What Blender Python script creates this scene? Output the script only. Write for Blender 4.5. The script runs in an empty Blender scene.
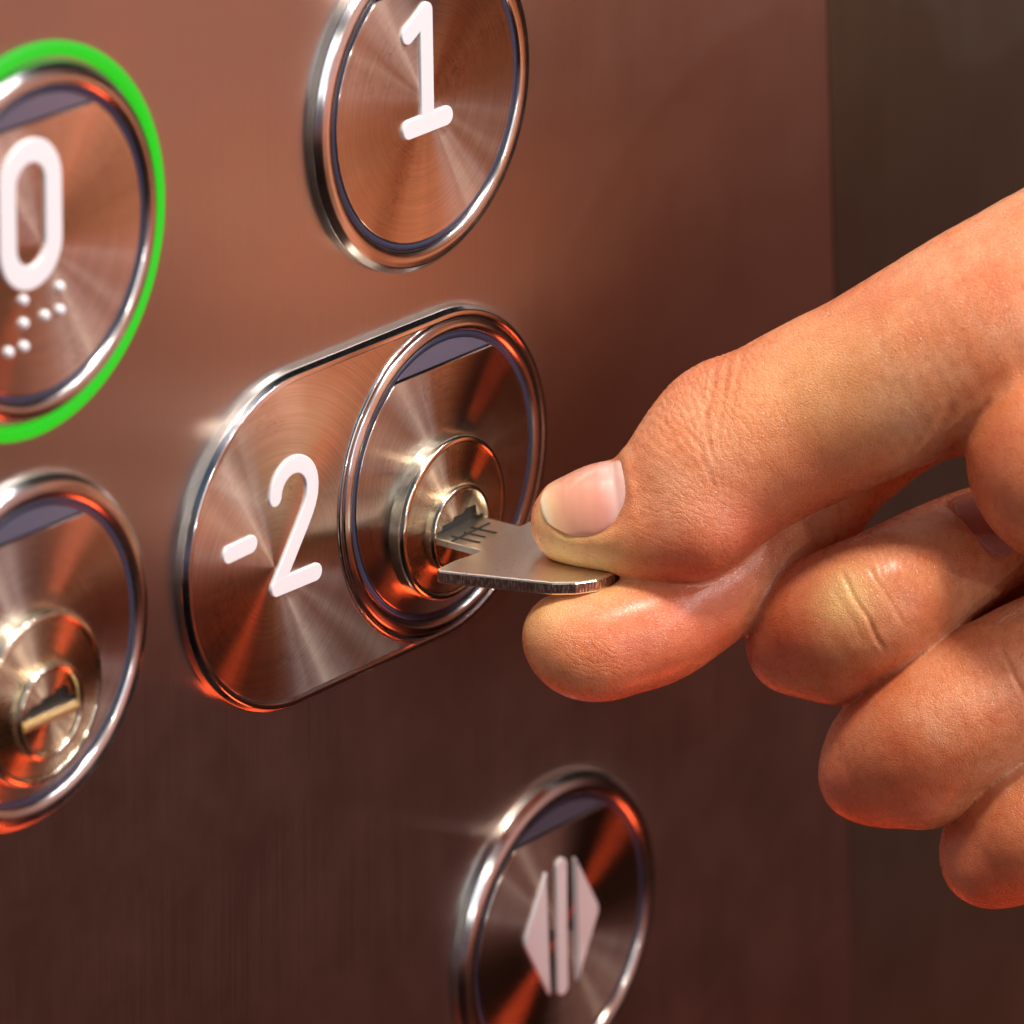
import bpy, bmesh, math, random
import numpy as np
from mathutils import Vector, Matrix
random.seed(4); rng = np.random.default_rng(4)
PI = math.pi
sc = bpy.context.scene
sc.unit_settings.system = 'METRIC'; sc.unit_settings.scale_length = 0.01     # one unit is one centimetre
COL = bpy.context.scene.collection

# ------------------------------------------------------------------ camera frame (panel coordinates u right, v up, n out of the panel)
F = 6943.36
ca, cb, cc = -0.9288, 0.3456, 0.0083
dv = np.array([math.sin(ca)*math.cos(cb), math.sin(cb), math.cos(ca)*math.cos(cb)])
rv = np.cross([0, 1, 0], dv); rv /= np.linalg.norm(rv); uv_ = np.cross(dv, rv)
rv, uv_ = math.cos(cc)*rv+math.sin(cc)*uv_, -math.sin(cc)*rv+math.cos(cc)*uv_
DIST = 74.662
CAM = dv*DIST + rv*0.717 - uv_*0.3786
def W(u, v, n):                       # panel coordinates -> Blender world
    return Vector((u, -n, v))
def Wn(a):
    a = np.asarray(a, float); return np.stack([a[..., 0], -a[..., 2], a[..., 1]], -1)
dB, rB, uB, camB = Wn(dv), Wn(rv), Wn(uv_), Wn(CAM)
def at(x, y, z):                      # real position of a feature seen at x, y and standing z cm nearer than the lock
    w = -dB + rB*(x-512)/F + uB*(512-y)/F
    return camB + w*(DIST-z)

# ------------------------------------------------------------------ mesh helpers
def mesh_obj(name, verts, faces, mat, loc=(0, 0, 0), parent=None, smooth=True, sharp=35, wn=True):
    me = bpy.data.meshes.new(name); me.from_pydata([tuple(v) for v in verts], [], faces); me.update()
    bm = bmesh.new(); bm.from_mesh(me); bmesh.ops.remove_doubles(bm, verts=bm.verts, dist=1e-5)
    bmesh.ops.recalc_face_normals(bm, faces=bm.faces)
    for f in bm.faces: f.smooth = smooth
    if smooth:
        for e in bm.edges:
            if len(e.link_faces) == 2 and e.calc_face_angle(0) > math.radians(sharp): e.smooth = False
    bm.to_mesh(me); bm.free()
    o = bpy.data.objects.new(name, me); COL.objects.link(o); o.location = loc
    if wn: wm = o.modifiers.new('even_shading', 'WEIGHTED_NORMAL'); wm.keep_sharp = True; wm.weight = 90
    if mat: me.materials.append(mat)
    if parent: o.parent = parent
    return o
def empty(name, loc, label, cat, group=None):
    o = bpy.data.objects.new(name, None); COL.objects.link(o); o.location = loc; o.empty_display_size = .3
    tag(o, label, cat, group); return o
def tag(o, label, cat, group=None):
    o['label'] = label; o['category'] = cat
    if group: o['group'] = group
def round_profile(pts, rad, seg=4):
    """rounds the inner corners of a profile polyline"""
    out = [pts[0]]
    for i in range(1, len(pts)-1):
        p, q, r = Vector(pts[i-1]), Vector(pts[i]), Vector(pts[i+1])
        rr = min(rad, (p-q).length*.45, (r-q).length*.45)
        a = q+(p-q).normalized()*rr; b = q+(r-q).normalized()*rr
        for k in range(seg+1):
            t = k/seg; out.append(tuple(a*(1-t)**2 + q*2*t*(1-t) + b*t*t))
    out.append(pts[-1]); return out
def lathe(name, prof, mat, parent, loc=(0, 0, 0), seg=128, rad=.03, sharp=40):
    """prof: list of (radius, n); axis is the panel normal"""
    prof = round_profile(prof, rad) if rad else prof
    vs, fs = [], []
    for (r, n) in prof:
        for k in range(seg):
            a = 2*PI*k/seg; vs.append((r*math.cos(a), -n, r*math.sin(a)))
    for i in range(len(prof)-1):
        for k in range(seg):
            k2 = (k+1) % seg
            fs.append((i*seg+k, i*seg+k2, (i+1)*seg+k2, (i+1)*seg+k))
    return mesh_obj(name, vs, fs, mat, loc, parent, True, sharp)
def prism(name, outline, n0, n1, mat, parent, loc=(0, 0, 0), bev=.02, sharp=30):
    """outline in (u,v), extruded from n0 to n1 with a rounded front edge"""
    bm = bmesh.new()
    vs = [bm.verts.new((u, -n0, v)) for u, v in outline]
    f = bm.faces.new(vs)
    ex = bmesh.ops.extrude_face_region(bm, geom=[f])
    nv = [g for g in ex['geom'] if isinstance(g, bmesh.types.BMVert)]
    bmesh.ops.translate(bm, verts=nv, vec=(0, -(n1-n0), 0))
    bmesh.ops.recalc_face_normals(bm, faces=bm.faces)
    if bev:
        fr = [e for e in bm.edges if all(abs(v.co.y+n1) < 1e-6 for v in e.verts)]
        bmesh.ops.bevel(bm, geom=fr, offset=bev, segments=3, profile=.5, affect='EDGES')
    me = bpy.data.meshes.new(name)
    for f in bm.faces: f.smooth = True
    for e in bm.edges:
        if len(e.link_faces) == 2 and e.calc_face_angle(0) > math.radians(sharp): e.smooth = False
    bm.to_mesh(me); bm.free(); me.materials.append(mat)
    o = bpy.data.objects.new(name, me); COL.objects.link(o); o.location = loc; o.parent = parent
    wm = o.modifiers.new('even_shading', 'WEIGHTED_NORMAL'); wm.keep_sharp = True; wm.weight = 90
    return o
def box(name, c, s, mat, parent=None, bev=0.0, rot=None):
    bm = bmesh.new(); bmesh.ops.create_cube(bm, size=1)
    for v in bm.verts: v.co = Vector((v.co.x*s[0], v.co.y*s[1], v.co.z*s[2]))
    if bev: bmesh.ops.bevel(bm, geom=bm.edges[:], offset=bev, segments=3, profile=.5, affect='EDGES')
    for f in bm.faces: f.smooth = bool(bev)
    me = bpy.data.meshes.new(name); bm.to_mesh(me); bm.free(); me.materials.append(mat)
    o = bpy.data.objects.new(name, me); COL.objects.link(o); o.location = c; o.parent = parent
    return o
def stroke(name, paths, w, n0, n1, mat, parent, loc):
    """raised rounded lettering: each path becomes one stroke with round ends, all welded to one mesh"""
    vs, fs = [], []
    prof = [(1, n0), (1, n0+(n1-n0)*.55), (.93, n0+(n1-n0)*.82), (.75, n1)]
    for pk, path in enumerate(paths):
        prof = [(1, n0), (1, n0+(n1-n0)*.72), (.965, n0+(n1-n0)*.90), (.88, n1+.003*pk)]
        pts = [Vector(p) for p in path]
        L, R = [], []
        m = len(pts)
        closed = (pts[0]-pts[-1]).length < 1e-6
        if closed: pts = pts[:-1]; m -= 1
        def nrm(i):
            if closed: a, b = pts[(i-1) % m], pts[(i+1) % m]
            else: a, b = pts[max(0, i-1)], pts[min(m-1, i+1)]
            t = (b-a).normalized(); return Vector((-t.y, t.x))
        for s, n in prof:
            pass
        if closed:
            rings = []
            for side in (1, -1):
                for s, n in prof:
                    base = len(vs); rings.append(base)
                    for i in range(m):
                        q = pts[i]+nrm(i)*side*s*w/2; vs.append((q.x, -n, q.y))
            order = [0, 1, 2, 3, 7, 6, 5, 4]
            for a, b in zip(order[:-1], order[1:]):
                for i in range(m):
                    j = (i+1) % m; fs.append((rings[a]+i, rings[a]+j, rings[b]+j, rings[b]+i))
        else:
            loops = []
            for s, n in prof:
                base = len(vs); c = 0
                for i in range(m): q = pts[i]+nrm(i)*s*w/2; vs.append((q.x, -n, q.y)); c += 1
                t = math.atan2(nrm(m-1).y, nrm(m-1).x)
                for k in range(1, 12):
                    a = t-PI*k/12; q = pts[-1]+Vector((math.cos(a), math.sin(a)))*s*w/2; vs.append((q.x, -n, q.y)); c += 1
                for i in range(m-1, -1, -1): q = pts[i]-nrm(i)*s*w/2; vs.append((q.x, -n, q.y)); c += 1
                t = math.atan2(-nrm(0).y, -nrm(0).x)
                for k in range(1, 12):
                    a = t-PI*k/12; q = pts[0]+Vector((math.cos(a), math.sin(a)))*s*w/2; vs.append((q.x, -n, q.y)); c += 1
                loops.append((base, c))
            for (a, c), (b, _) in zip(loops[:-1], loops[1:]):
                for i in range(c): j = (i+1) % c; fs.append((a+i, a+j, b+j, b+i))
            # cap as a strip
            b0 = loops[-1][0]; c = loops[-1][1]
            for i in range(m-1):
                ri = b0 + m+11 + (m-1-i); rj = b0 + m+11 + (m-1-i-1)
                fs.append((b0+i, b0+i+1, rj, ri))
            endl = [b0+m-1]+[b0+m+k for k in range(11)]+[b0+m+11]
            fs.append(tuple(endl))
            st = [b0+2*m+10]+[b0+2*m+11+k for k in range(11)]+[b0]
            fs.append(tuple(st))
    return mesh_obj(name, vs, fs, mat, loc, parent, True, 50)
def arc(cx, cy, rx, ry, a0, a1, n):
    return [(cx+rx*math.cos(math.radians(a0+(a1-a0)*k/n)), cy+ry*math.sin(math.radians(a0+(a1-a0)*k/n))) for k in range(n+1)]

# ------------------------------------------------------------------ materials
def newmat(name):
    m = bpy.data.materials.new(name); m.use_nodes = True
    nt = m.node_tree; return m, nt, nt.nodes['Principled BSDF']
def N(nt, typ, **kw):
    n = nt.nodes.new(typ)
    for k, v in kw.items():
        if k in n.inputs: n.inputs[k].default_value = v
        else: setattr(n, k, v)
    return n
def ramp(nt, fac, stops):
    r = nt.nodes.new('ShaderNodeValToRGB'); nt.links.new(fac, r.inputs[0])
    while len(r.color_ramp.elements) < len(stops): r.color_ramp.elements.new(.5)
    for e, (p, c) in zip(r.color_ramp.elements, stops):
        e.position = p; e.color = (c, c, c, 1) if not isinstance(c, tuple) else (*c, 1)
    return r
def math_(nt, op, a, b=None, c=None):
    n = nt.nodes.new('ShaderNodeMath'); n.operation = op
    for i, x in enumerate((a, b, c)):
        if x is None: continue
        if isinstance(x, (int, float)): n.inputs[i].default_value = x
        else: nt.links.new(x, n.inputs[i])
    return n.outputs[0]

def brushed_flat(name, col, rough, scale_line):
    """steel brushed in vertical lines: micro relief spreads the light sideways"""
    m, nt, p = newmat(name)
    tc = N(nt, 'ShaderNodeTexCoord')
    mp = N(nt, 'ShaderNodeMapping'); mp.inputs['Scale'].default_value = (scale_line, scale_line, .35)
    nt.links.new(tc.outputs['Object'], mp.inputs['Vector'])
    n1 = N(nt, 'ShaderNodeTexNoise', Scale=1.0, Detail=6.0, Roughness=.7); nt.links.new(mp.outputs[0], n1.inputs['Vector'])
    n2 = N(nt, 'ShaderNodeTexNoise', Scale=.7, Detail=6.0, Roughness=.68, Distortion=.2); nt.links.new(tc.outputs['Object'], n2.inputs['Vector'])
    r1 = ramp(nt, n1.outputs['Fac'], [(.3, tuple(c*.95 for c in col)), (.7, tuple(min(1, c*1.05) for c in col))])
    nt.links.new(r1.outputs[0], p.inputs['Base Color'])
    ro = math_(nt, 'ADD', math_(nt, 'MULTIPLY', n1.outputs['Fac'], .12), math_(nt, 'MULTIPLY_ADD', n2.outputs['Fac'], .14, rough-.13))
    nt.links.new(ro, p.inputs['Roughness'])
    p.inputs['Metallic'].default_value = 1; p.inputs['Anisotropic'].default_value = .8
    p.inputs['Tangent'].default_value = (1, 0, 0)
    cx = N(nt, 'ShaderNodeCombineXYZ'); cx.inputs[0].default_value = 1; nt.links.new(cx.outputs[0], p.inputs['Tangent'])
    b = N(nt, 'ShaderNodeBump', Strength=.22, Distance=.006); nt.links.new(n1.outputs['Fac'], b.inputs['Height'])
    nt.links.new(b.outputs[0], p.inputs['Normal'])
    return m
def spun(name, col, rough, aniso=1.0, line=38.0, var=.5):
    """steel turned on a lathe: concentric grooves round the object's origin"""
    m, nt, p = newmat(name)
    tc = N(nt, 'ShaderNodeTexCoord')
    sep = N(nt, 'ShaderNodeSeparateXYZ'); nt.links.new(tc.outputs['Object'], sep.inputs[0])
    cmb = N(nt, 'ShaderNodeCombineXYZ'); nt.links.new(sep.outputs[0], cmb.inputs[0]); nt.links.new(sep.outputs[2], cmb.inputs[2])
    ln = N(nt, 'ShaderNodeVectorMath', operation='LENGTH'); nt.links.new(cmb.outputs[0], ln.inputs[0])
    nm = N(nt, 'ShaderNodeVectorMath', operation='NORMALIZE'); nt.links.new(cmb.outputs[0], nm.inputs[0])
    nt.links.new(nm.outputs[0], p.inputs['Tangent'])
    r = ln.outputs['Value']
    ang = math_(nt, 'ARCTAN2', sep.outputs[2], sep.outputs[0])
    # grooves: noise over the radius, hardly changing along the turn
    c2 = N(nt, 'ShaderNodeCombineXYZ'); nt.links.new(math_(nt, 'MULTIPLY', r, line), c2.inputs[0])
    nt.links.new(math_(nt, 'MULTIPLY', ang, .9), c2.inputs[1])
    n1 = N(nt, 'ShaderNodeTexNoise', Scale=1.0, Detail=3.0, Roughness=.6); nt.links.new(c2.outputs[0], n1.inputs['Vector'])
    # slow change round the turn breaks the sheen into soft rays
    c3 = N(nt, 'ShaderNodeCombineXYZ')
    nt.links.new(math_(nt, 'MULTIPLY', nm.outputs[0], 1) if False else sep.outputs[0], c3.inputs[0])
    n2 = N(nt, 'ShaderNodeTexNoise', Scale=7.0, Detail=3.0); nt.links.new(nm.outputs[0], n2.inputs['Vector'])
    n3 = N(nt, 'ShaderNodeTexNoise', Scale=2.0, Detail=5.0, Roughness=.7); nt.links.new(tc.outputs['Object'], n3.inputs['Vector'])
    rr = ramp(nt, n1.outputs['Fac'], [(.3, tuple(c*.85 for c in col)), (.7, tuple(min(1, c*1.12) for c in col))])
    vs_ = N(nt, 'ShaderNodeTexVoronoi', Scale=5.5, feature='DISTANCE_TO_EDGE')
    nd = N(nt, 'ShaderNodeTexNoise', Scale=5.0, Detail=4.0); nt.links.new(tc.outputs['Object'], nd.inputs['Vector'])
    va = N(nt, 'ShaderNodeVectorMath', operation='MULTIPLY_ADD'); nt.links.new(nd.outputs['Color'], va.inputs[0]); va.inputs[1].default_value = (.5, .5, .5); nt.links.new(tc.outputs['Object'], va.inputs[2]); nt.links.new(va.outputs[0], vs_.inputs['Vector'])
    ln_ = ramp(nt, vs_.outputs['Distance'], [(0, 1.0), (.035, 0.0)])
    oi = N(nt, 'ShaderNodeObjectInfo'); nq = N(nt, 'ShaderNodeTexNoise', Scale=1.1, Detail=2.0); nq.noise_dimensions = '4D'; nt.links.new(tc.outputs['Object'], nq.inputs['Vector']); nt.links.new(math_(nt, 'MULTIPLY', oi.outputs['Random'], 40.0), nq.inputs['W'])
    mk = ramp(nt, nq.outputs['Fac'], [(.52, 0.0), (.62, .5)])
    wear = N(nt, 'ShaderNodeMix', data_type='RGBA'); nt.links.new(math_(nt, 'MULTIPLY', ln_.outputs[0], mk.outputs[0]), wear.inputs[0]); nt.links.new(rr.outputs[0], wear.inputs[6]); wear.inputs[7].default_value = (.16, .11, .08, 1)
    nt.links.new(wear.outputs[2], p.inputs['Base Color'])
    ro = math_(nt, 'ADD', math_(nt, 'MULTIPLY_ADD', n2.outputs['Fac'], .16*var, rough-.08*var), math_(nt, 'MULTIPLY_ADD', n3.outputs['Fac'], .12*var, -.06*var))
    nt.links.new(ro, p.inputs['Roughness'])
    p.inputs['Metallic'].default_value = 1; p.inputs['Anisotropic'].default_value = aniso
    b = N(nt, 'ShaderNodeBump', Strength=.25, Distance=.003); nt.links.new(n1.outputs['Fac'], b.inputs['Height'])
    nt.links.new(b.outputs[0], p.inputs['Normal'])
    return m
def metal(name, col, rough, bump=.0, scale=20, aniso=0):
    m, nt, p = newmat(name)
    p.inputs['Metallic'].default_value = 1; p.inputs['Base Color'].default_value = (*col, 1)
    tc = N(nt, 'ShaderNodeTexCoord')
    n = N(nt, 'ShaderNodeTexNoise', Scale=scale, Detail=5.0, Roughness=.6); nt.links.new(tc.outputs['Object'], n.inputs['Vector'])
    nt.links.new(math_(nt, 'MULTIPLY_ADD', n.outputs['Fac'], .16, rough-.08), p.inputs['Roughness'])
    if bump:
        b = N(nt, 'ShaderNodeBump', Strength=bump, Distance=.01); nt.links.new(n.outputs['Fac'], b.inputs['Height']); nt.links.new(b.outputs[0], p.inputs['Normal'])
    return m
M = {}
M['panel'] = brushed_flat('brushed_steel', (.61, .54, .49), .34, 58)
M['wall'] = brushed_flat('dark_wall_steel', (.235, .25, .20), .46, 20)
M['face'] = spun('spun_steel_face', (.72, .66, .60), .225)
M['lockface'] = spun('turned_brass_nickel', (.78, .64, .46), .28)
M['warm'] = metal('warm_nickel', (.82, .74, .58), .14)
M['bezel'] = spun('turned_steel_bezel', (.70, .68, .66), .22, .75, 24)
M['chrome'] = metal('polished_steel', (.78, .77, .76), .13)
M['nickel'] = metal('nickel_silver', (.74, .70, .60), .17, .05, 9)
M['brass'] = metal('worn_brass', (.86, .70, .36), .42, .1, 12)
M['keytop'] = metal('key_nickel', (.86, .81, .71), .30, .10, 26)
m, nt, p = newmat('dark_rubber'); p.inputs['Base Color'].default_value = (.035, .04, .075, 1); p.inputs['Roughness'].default_value = .32; M['rubber'] = m
m, nt, p = newmat('black_gap'); p.inputs['Base Color'].default_value = (.008, .007, .007, 1); p.inputs['Roughness'].default_value = .6; M['black'] = m
m, nt, p = newmat('white_enamel'); p.inputs['Base Color'].default_value = (.84, .85, .90, 1); p.inputs['Roughness'].default_value = .38
p.inputs['Coat Weight'].default_value = .25; p.inputs['Coat Roughness'].default_value = .2
tc = N(nt, 'ShaderNodeTexCoord'); n = N(nt, 'ShaderNodeTexNoise', Scale=16.0, Detail=3.0); nt.links.new(tc.outputs['Object'], n.inputs['Vector'])
b = N(nt, 'ShaderNodeBump', Strength=.12, Distance=.01); nt.links.new(n.outputs['Fac'], b.inputs['Height']); nt.links.new(b.outputs[0], p.inputs['Normal']); M['white'] = m
m, nt, p = newmat('smoked_window'); p.inputs['Base Color'].default_value = (.10, .10, .15, 1); p.inputs['Roughness'].default_value = .22; p.inputs['Coat Weight'].default_value = .6; p.inputs['Coat Roughness'].default_value = .15; M['window'] = m
m, nt, p = newmat('lit_green_ring'); p.inputs['Base Color'].default_value = (.004, .03, .004, 1); p.inputs['Emission Color'].default_value = (.006, .60, .002, 1); p.inputs['Emission Strength'].default_value = 1.0; p.inputs['Roughness'].default_value = .7; M['green'] = m

# key side face with a fine dimpled relief
m, nt, p = newmat('dimpled_copper_edge'); p.inputs['Metallic'].default_value = 1; p.inputs['Roughness'].default_value = .3
tc = N(nt, 'ShaderNodeTexCoord'); mp = N(nt, 'ShaderNodeMapping'); mp.inputs['Scale'].default_value = (1, 1.5, .35); nt.links.new(tc.outputs['Object'], mp.inputs['Vector'])
v = N(nt, 'ShaderNodeTexVoronoi', Scale=36.0); nt.links.new(mp.outputs[0], v.inputs['Vector'])
r = ramp(nt, v.outputs['Distance'], [(.1, (.86, .74, .66)), (.6, (.40, .25, .20))]); nt.links.new(r.outputs[0], p.inputs['Base Color'])
b = N(nt, 'ShaderNodeBump', Strength=.45, Distance=.012); nt.links.new(v.outputs['Distance'], b.inputs['Height']); nt.links.new(b.outputs[0], p.inputs['Normal']); M['keyedge'] = m

# ------------------------------------------------------------------ panel and wall
PN = -.155                                # the panel's face stands .155 cm behind the faces of the buttons
_e = [CAM+(lambda w_: w_*((PN-CAM[2])/w_[2]))(-dv+rv*(x-512)/F+uv_*(512-y)/F) for x, y in ((829, 60), (850, 850))]
_k = (_e[1][0]-_e[0][0])/(_e[1][1]-_e[0][1]); EDGE = lambda v: _e[0][0]+_k*(v-_e[0][1])
panel = prism('control_panel', [(-20, -30), (EDGE(-30), -30), (EDGE(30), 30), (-20, 30)], -.5, PN, M['panel'], None, (0, 0, 0), .03)
panel.name = 'control_panel'; tag(panel, 'brushed stainless steel lift control panel carrying the round buttons', 'panel')
wall = prism('cabin_wall', [(EDGE(-40)+.10, -40), (70, -40), (70, 40), (EDGE(40)+.10, 40)], -.7, PN-.06, M['wall'], None, (0, 0, 0), .02)
tag(wall, 'dark dull metal cabin wall beyond the right edge of the button panel', 'wall')
jt = prism('joint_strip', [(EDGE(-40)-.1, -40), (EDGE(-40)+.3, -40), (EDGE(40)+.3, 40), (EDGE(40)-.1, 40)], -.75, -.58, M['black'], None, (0, 0, 0), 0)
tag(jt, 'dark narrow joint between the button panel and the cabin wall', 'joint')

# ------------------------------------------------------------------ buttons
RD = 1.6
def chord_faces(parent, loc, holes=None, mat=None, chord=1.27, n=-.02):
    """turned face below the chord, smoked indicator window above it"""
    R = RD-.075
    a = math.degrees(math.asin((chord-.0)/R))
    low = arc(0, 0, R, R, a, -180-a, 110)
    f = prism('face_plate', low, -.25, n, M['face'], parent, loc, .012)
    a2 = math.degrees(math.asin((chord+.02)/R))
    up = arc(0, 0, R, R, a2, 180-a2, 40)
    w = prism('indicator_window', up, -.25, n-.012, M['window'], parent, loc, .01)
    return f, w
def bezel_and_gasket(parent, loc, Ro=1.86, lit=False, ch=.075):
    if lit:
        lathe('lit_ring', [(1.865, -.2), (1.865, -.10), (1.90, -.08), (1.98, -.085), (2.015, -.11), (2.015, -.2)], M['green'], parent, loc, rad=.03)
        Ro = 1.83
    lathe('bezel', [(RD-.0, -.25), (RD-.0, -.03), (RD+.02, -.004), ((RD*2+Ro-ch)/3, .010), ((RD+Ro-ch)/2, .014), ((RD+2*(Ro-ch))/3, .010), (Ro-ch, -.004), (Ro-.005, -.004-ch*.8), (Ro+.01, -.2)], M['bezel'], parent, loc, rad=.014)
    lathe('gasket', [(RD-.07, -.25), (RD-.07, -.035), (RD-.035, -.02), (RD-.003, -.035), (RD-.003, -.25)], M['rubber'], parent, loc, rad=.012)
def button(cu, cv, name, label, cat, lit=False):
    e = empty(name, W(cu, cv, PN), label, cat, 'round steel buttons on the lift panel')
    L = (0, PN, 0)                        # children sit on the disc plane, in front of the panel
    bezel_and_gasket(e, L, lit=lit); chord_faces(e, L)
    return e, L
def numeral(paths, e, L, name='numeral', w=.215):
    return stroke(name, paths, w, -.03, .008, M['white'], e, L)

# button 1
e1, L1 = button(-.331, 4.276, 'floor_button', 'unlit round steel button marked with a white 1', 'button')
numeral([[(-.34, .80), (-.20, .88), (-.04, .985)], [(-.04, .985), (-.02, .4), (-.0, -.22)], [(-.32, -.24), (0, -.235), (.32, -.23)]], e1, L1)
# button 0 with the green ring
e0, L0 = button(-6.54, 4.24, 'floor_button', 'round steel button marked with a white 0 inside a glowing green ring', 'button', lit=True)
cyc = arc(-.17, .66, .345, .345, 0, 180, 16)+arc(-.17, .05, .345, .345, 180, 360, 16); cyc.append(cyc[0])
numeral([cyc], e0, L0, w=.245)
for (u, v) in [(-6.29, 3.74), (-6.29, 3.5), (-6.52, 3.5), (-6.84, 3.74), (-6.84, 3.5), (-6.84, 3.26), (-7.07, 3.26)]:
    lathe('braille_dot', [(.058, -.03), (.055, .0), (.038, .028), (.0005, .035)], M['white'], e0, (u+6.54+.01, PN, v-4.24), 20, .01)
# door close button
eD, LD = button(2.214, -6.056, 'door_button', 'round steel button with a white symbol of two triangles and a bar', 'button')
def tri(s, o, n1=.008):
    P = [Vector(q) for q in o]
    out = []
    for i in range(3):
        a, b, c = P[i-1], P[i], P[(i+1) % 3]; rr = .09
        p = b+(a-b).normalized()*rr; q = b+(c-b).normalized()*rr
        for k in range(6): t = k/5; out.append(tuple(p*(1-t)**2+b*2*t*(1-t)+q*t*t))
    if s < 0: out = out[::-1]
    return prism('symbol', out, -.03, n1, M['white'], eD, LD, .025)
tri(1, [(-.30, .86), (-.72, .10), (-.19, -.76)]); tri(1, [(.22, .86), (.72, .05), (.30, -.76)])
stroke('symbol', [[(-.02, .80), (0, 0), (.03, -.70)]], 
       .185, -.03, .008, M['white'], eD, LD)

# lock cylinders
def lock(e, L, keyed):
    lu, lv = -.03, -.43
    lc = lathe('lock_cylinder', [(.93, -.1), (.93, .02), (.925, .11), (.90, .155), (.85, .165), (.835, .15), (.835, .0)], M['warm'], e, (L[0]+lu, L[1], L[2]+lv), rad=.03)
    lathe('lock_face', [(.83, .0), (.83, .135), (.0005, .135)], M['lockface'], lc, (0, 0, 0), rad=.01)
    c = lathe('lock_ring', [(.52, .0), (.52, .20), (.495, .245), (.45, .245), (.43, .20), (.43, .0)], M['warm'], lc, (0.02, 0, -.12), rad=.02)
    # plug: disc with a real slot, built as two half discs and a stepped gap
    R = .428
    def half(sgn, g, nn):
        a = math.degrees(math.asin(g/R))
        o = arc(0, 0, R, R, a, 180-a, 36) if sgn > 0 else arc(0, 0, R, R, 180+a, 360-a, 36)
        return o
    up = half(1, .07, 0)
    up = up+[(-.31, .07), (-.29, .12), (-.12, .12), (-.09, .16), (.08, .16), (.11, .20), (.30, .20), (.33, .07)]
    prism('plug', up, .12, .2, M['lockface'], lc, (.02, 0, -.12), .008)
    prism('plug', half(-1, .0, 0), .12, .2, M['lockface'], lc, (.02, 0, -.12), .008)
    lathe('keyway', [(R-.002, .142), (.0005, .142)], M['black'], lc, (.02, 0, -.12), rad=0)
    if not keyed:
        prism('keyway_lip', [(-.41, -.105), (.42, -.105), (.42, -.035), (-.41, -.035)], .17, .245, M['brass'], lc, (.02, 0, -.12), .02)
eL, LL = button(-6.775, -.005, 'key_switch', 'round key switch with an empty keyhole below the green ringed button', 'key switch')
eL['group'] = 'key switches on the lift panel'
lock(eL, LL, False)

# key switch with the number plate -2
eK = empty('key_switch', W(0, 0, PN), 'key switch with an oval side plate marked -2 and a key in its lock', 'key switch', 'key switches on the lift panel')
LK = (0, PN, 0)
bezel_and_gasket(eK, LK, 1.758, ch=.018); chord_faces(eK, LK); lock(eK, LK, True)
CU = -2.50; RS = 1.85
def stad(R, Rk, gap):
    """closed outline of the number plate: half circle on the left, straight edges, hollow arc round the lock on the right"""
    a = math.asin(min(.999, R/Rk))
    left = arc(CU, 0, R, R, 90, 270, 72)
    h = min(R, Rk*.999)
    a = math.degrees(math.acos(-math.sqrt(max(0, Rk*Rk-h*h))/Rk))
    right = arc(0, 0, Rk, Rk, -a, -360+a, 60)
    right = [p for p in right]
    return left+right
def stadium_band():
    vs, fs = [], []
    prof = round_profile([(RS+.03, -.2), (RS+.025, -.06), (RS-.02, .0), (RS-.075, .0), (RS-.085, -.03), (RS-.085, -.25)], .012)
    for R, n in prof:
        pth = arc(CU, 0, R, R, 90, 270, 80)+[(CU*.5, -R)]+arc(0, 0, R, R, -90, 90, 80)+[(CU*.5, R)]; m = len(pth)
        vs += [(u, -n, v) for u, v in pth]
    for i in range(len(prof)-1):
        for k in range(m): k2 = (k+1) % m; fs.append((i*m+k, i*m+k2, (i+1)*m+k2, (i+1)*m+k))
    return mesh_obj('plate_rim', vs, fs, M['chrome'], LK, eK, True, 40)
stadium_band()
Rp = RS-.088; Rk = 1.835
au = -math.sqrt(Rk**2-Rp**2)
a = math.degrees(math.atan2(Rp, au))
out = arc(CU, 0, Rp, Rp, 90, 270, 80)+arc(0, 0, Rk, Rk, -a, -360+a, 70)
O = (-2.9, -.2)
prism('number_plate', [(u-O[0], v-O[1]) for u, v in out], -.25, -.03, M['face'], eK, (O[0], PN, O[1]), .012)
# thin bright fillet between number plate and bezel
rim = []
vs, fs = [], []
prof = round_profile([(1.771, -.2), (1.774, -.03), (1.786, -.006), (1.815, -.006), (1.828, -.03), (1.832, -.2)], .012)
aa = 87
for R, n in prof:
    for k in range(81):
        t = math.radians(180-aa+2*aa*k/80); vs.append((R*math.cos(t), -n, R*math.sin(t)))
for i in range(len(prof)-1):
    for k in range(80): fs.append((i*81+k, i*81+k+1, (i+1)*81+k+1, (i+1)*81+k))
mesh_obj('plate_divider', vs, fs, M['chrome'], LK, eK, True, 40)
two = arc(-2.585, .54, .31, .31, 175, 0, 18)+[(-2.283, .44), (-2.315, .35), (-2.37, .25), (-2.44, .15), (-2.87, -.44)]
stroke('numeral', [two, [(-2.87, -.44), (-2.55, -.445), (-2.22, -.45)]], .197, -.04, -.004, M['white'], eK, LK)
stroke('minus_sign', [[(-3.66, .16), (-3.48, .165), (-3.30, .17)]], .197, -.04, -.004, M['white'], eK, LK)

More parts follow.
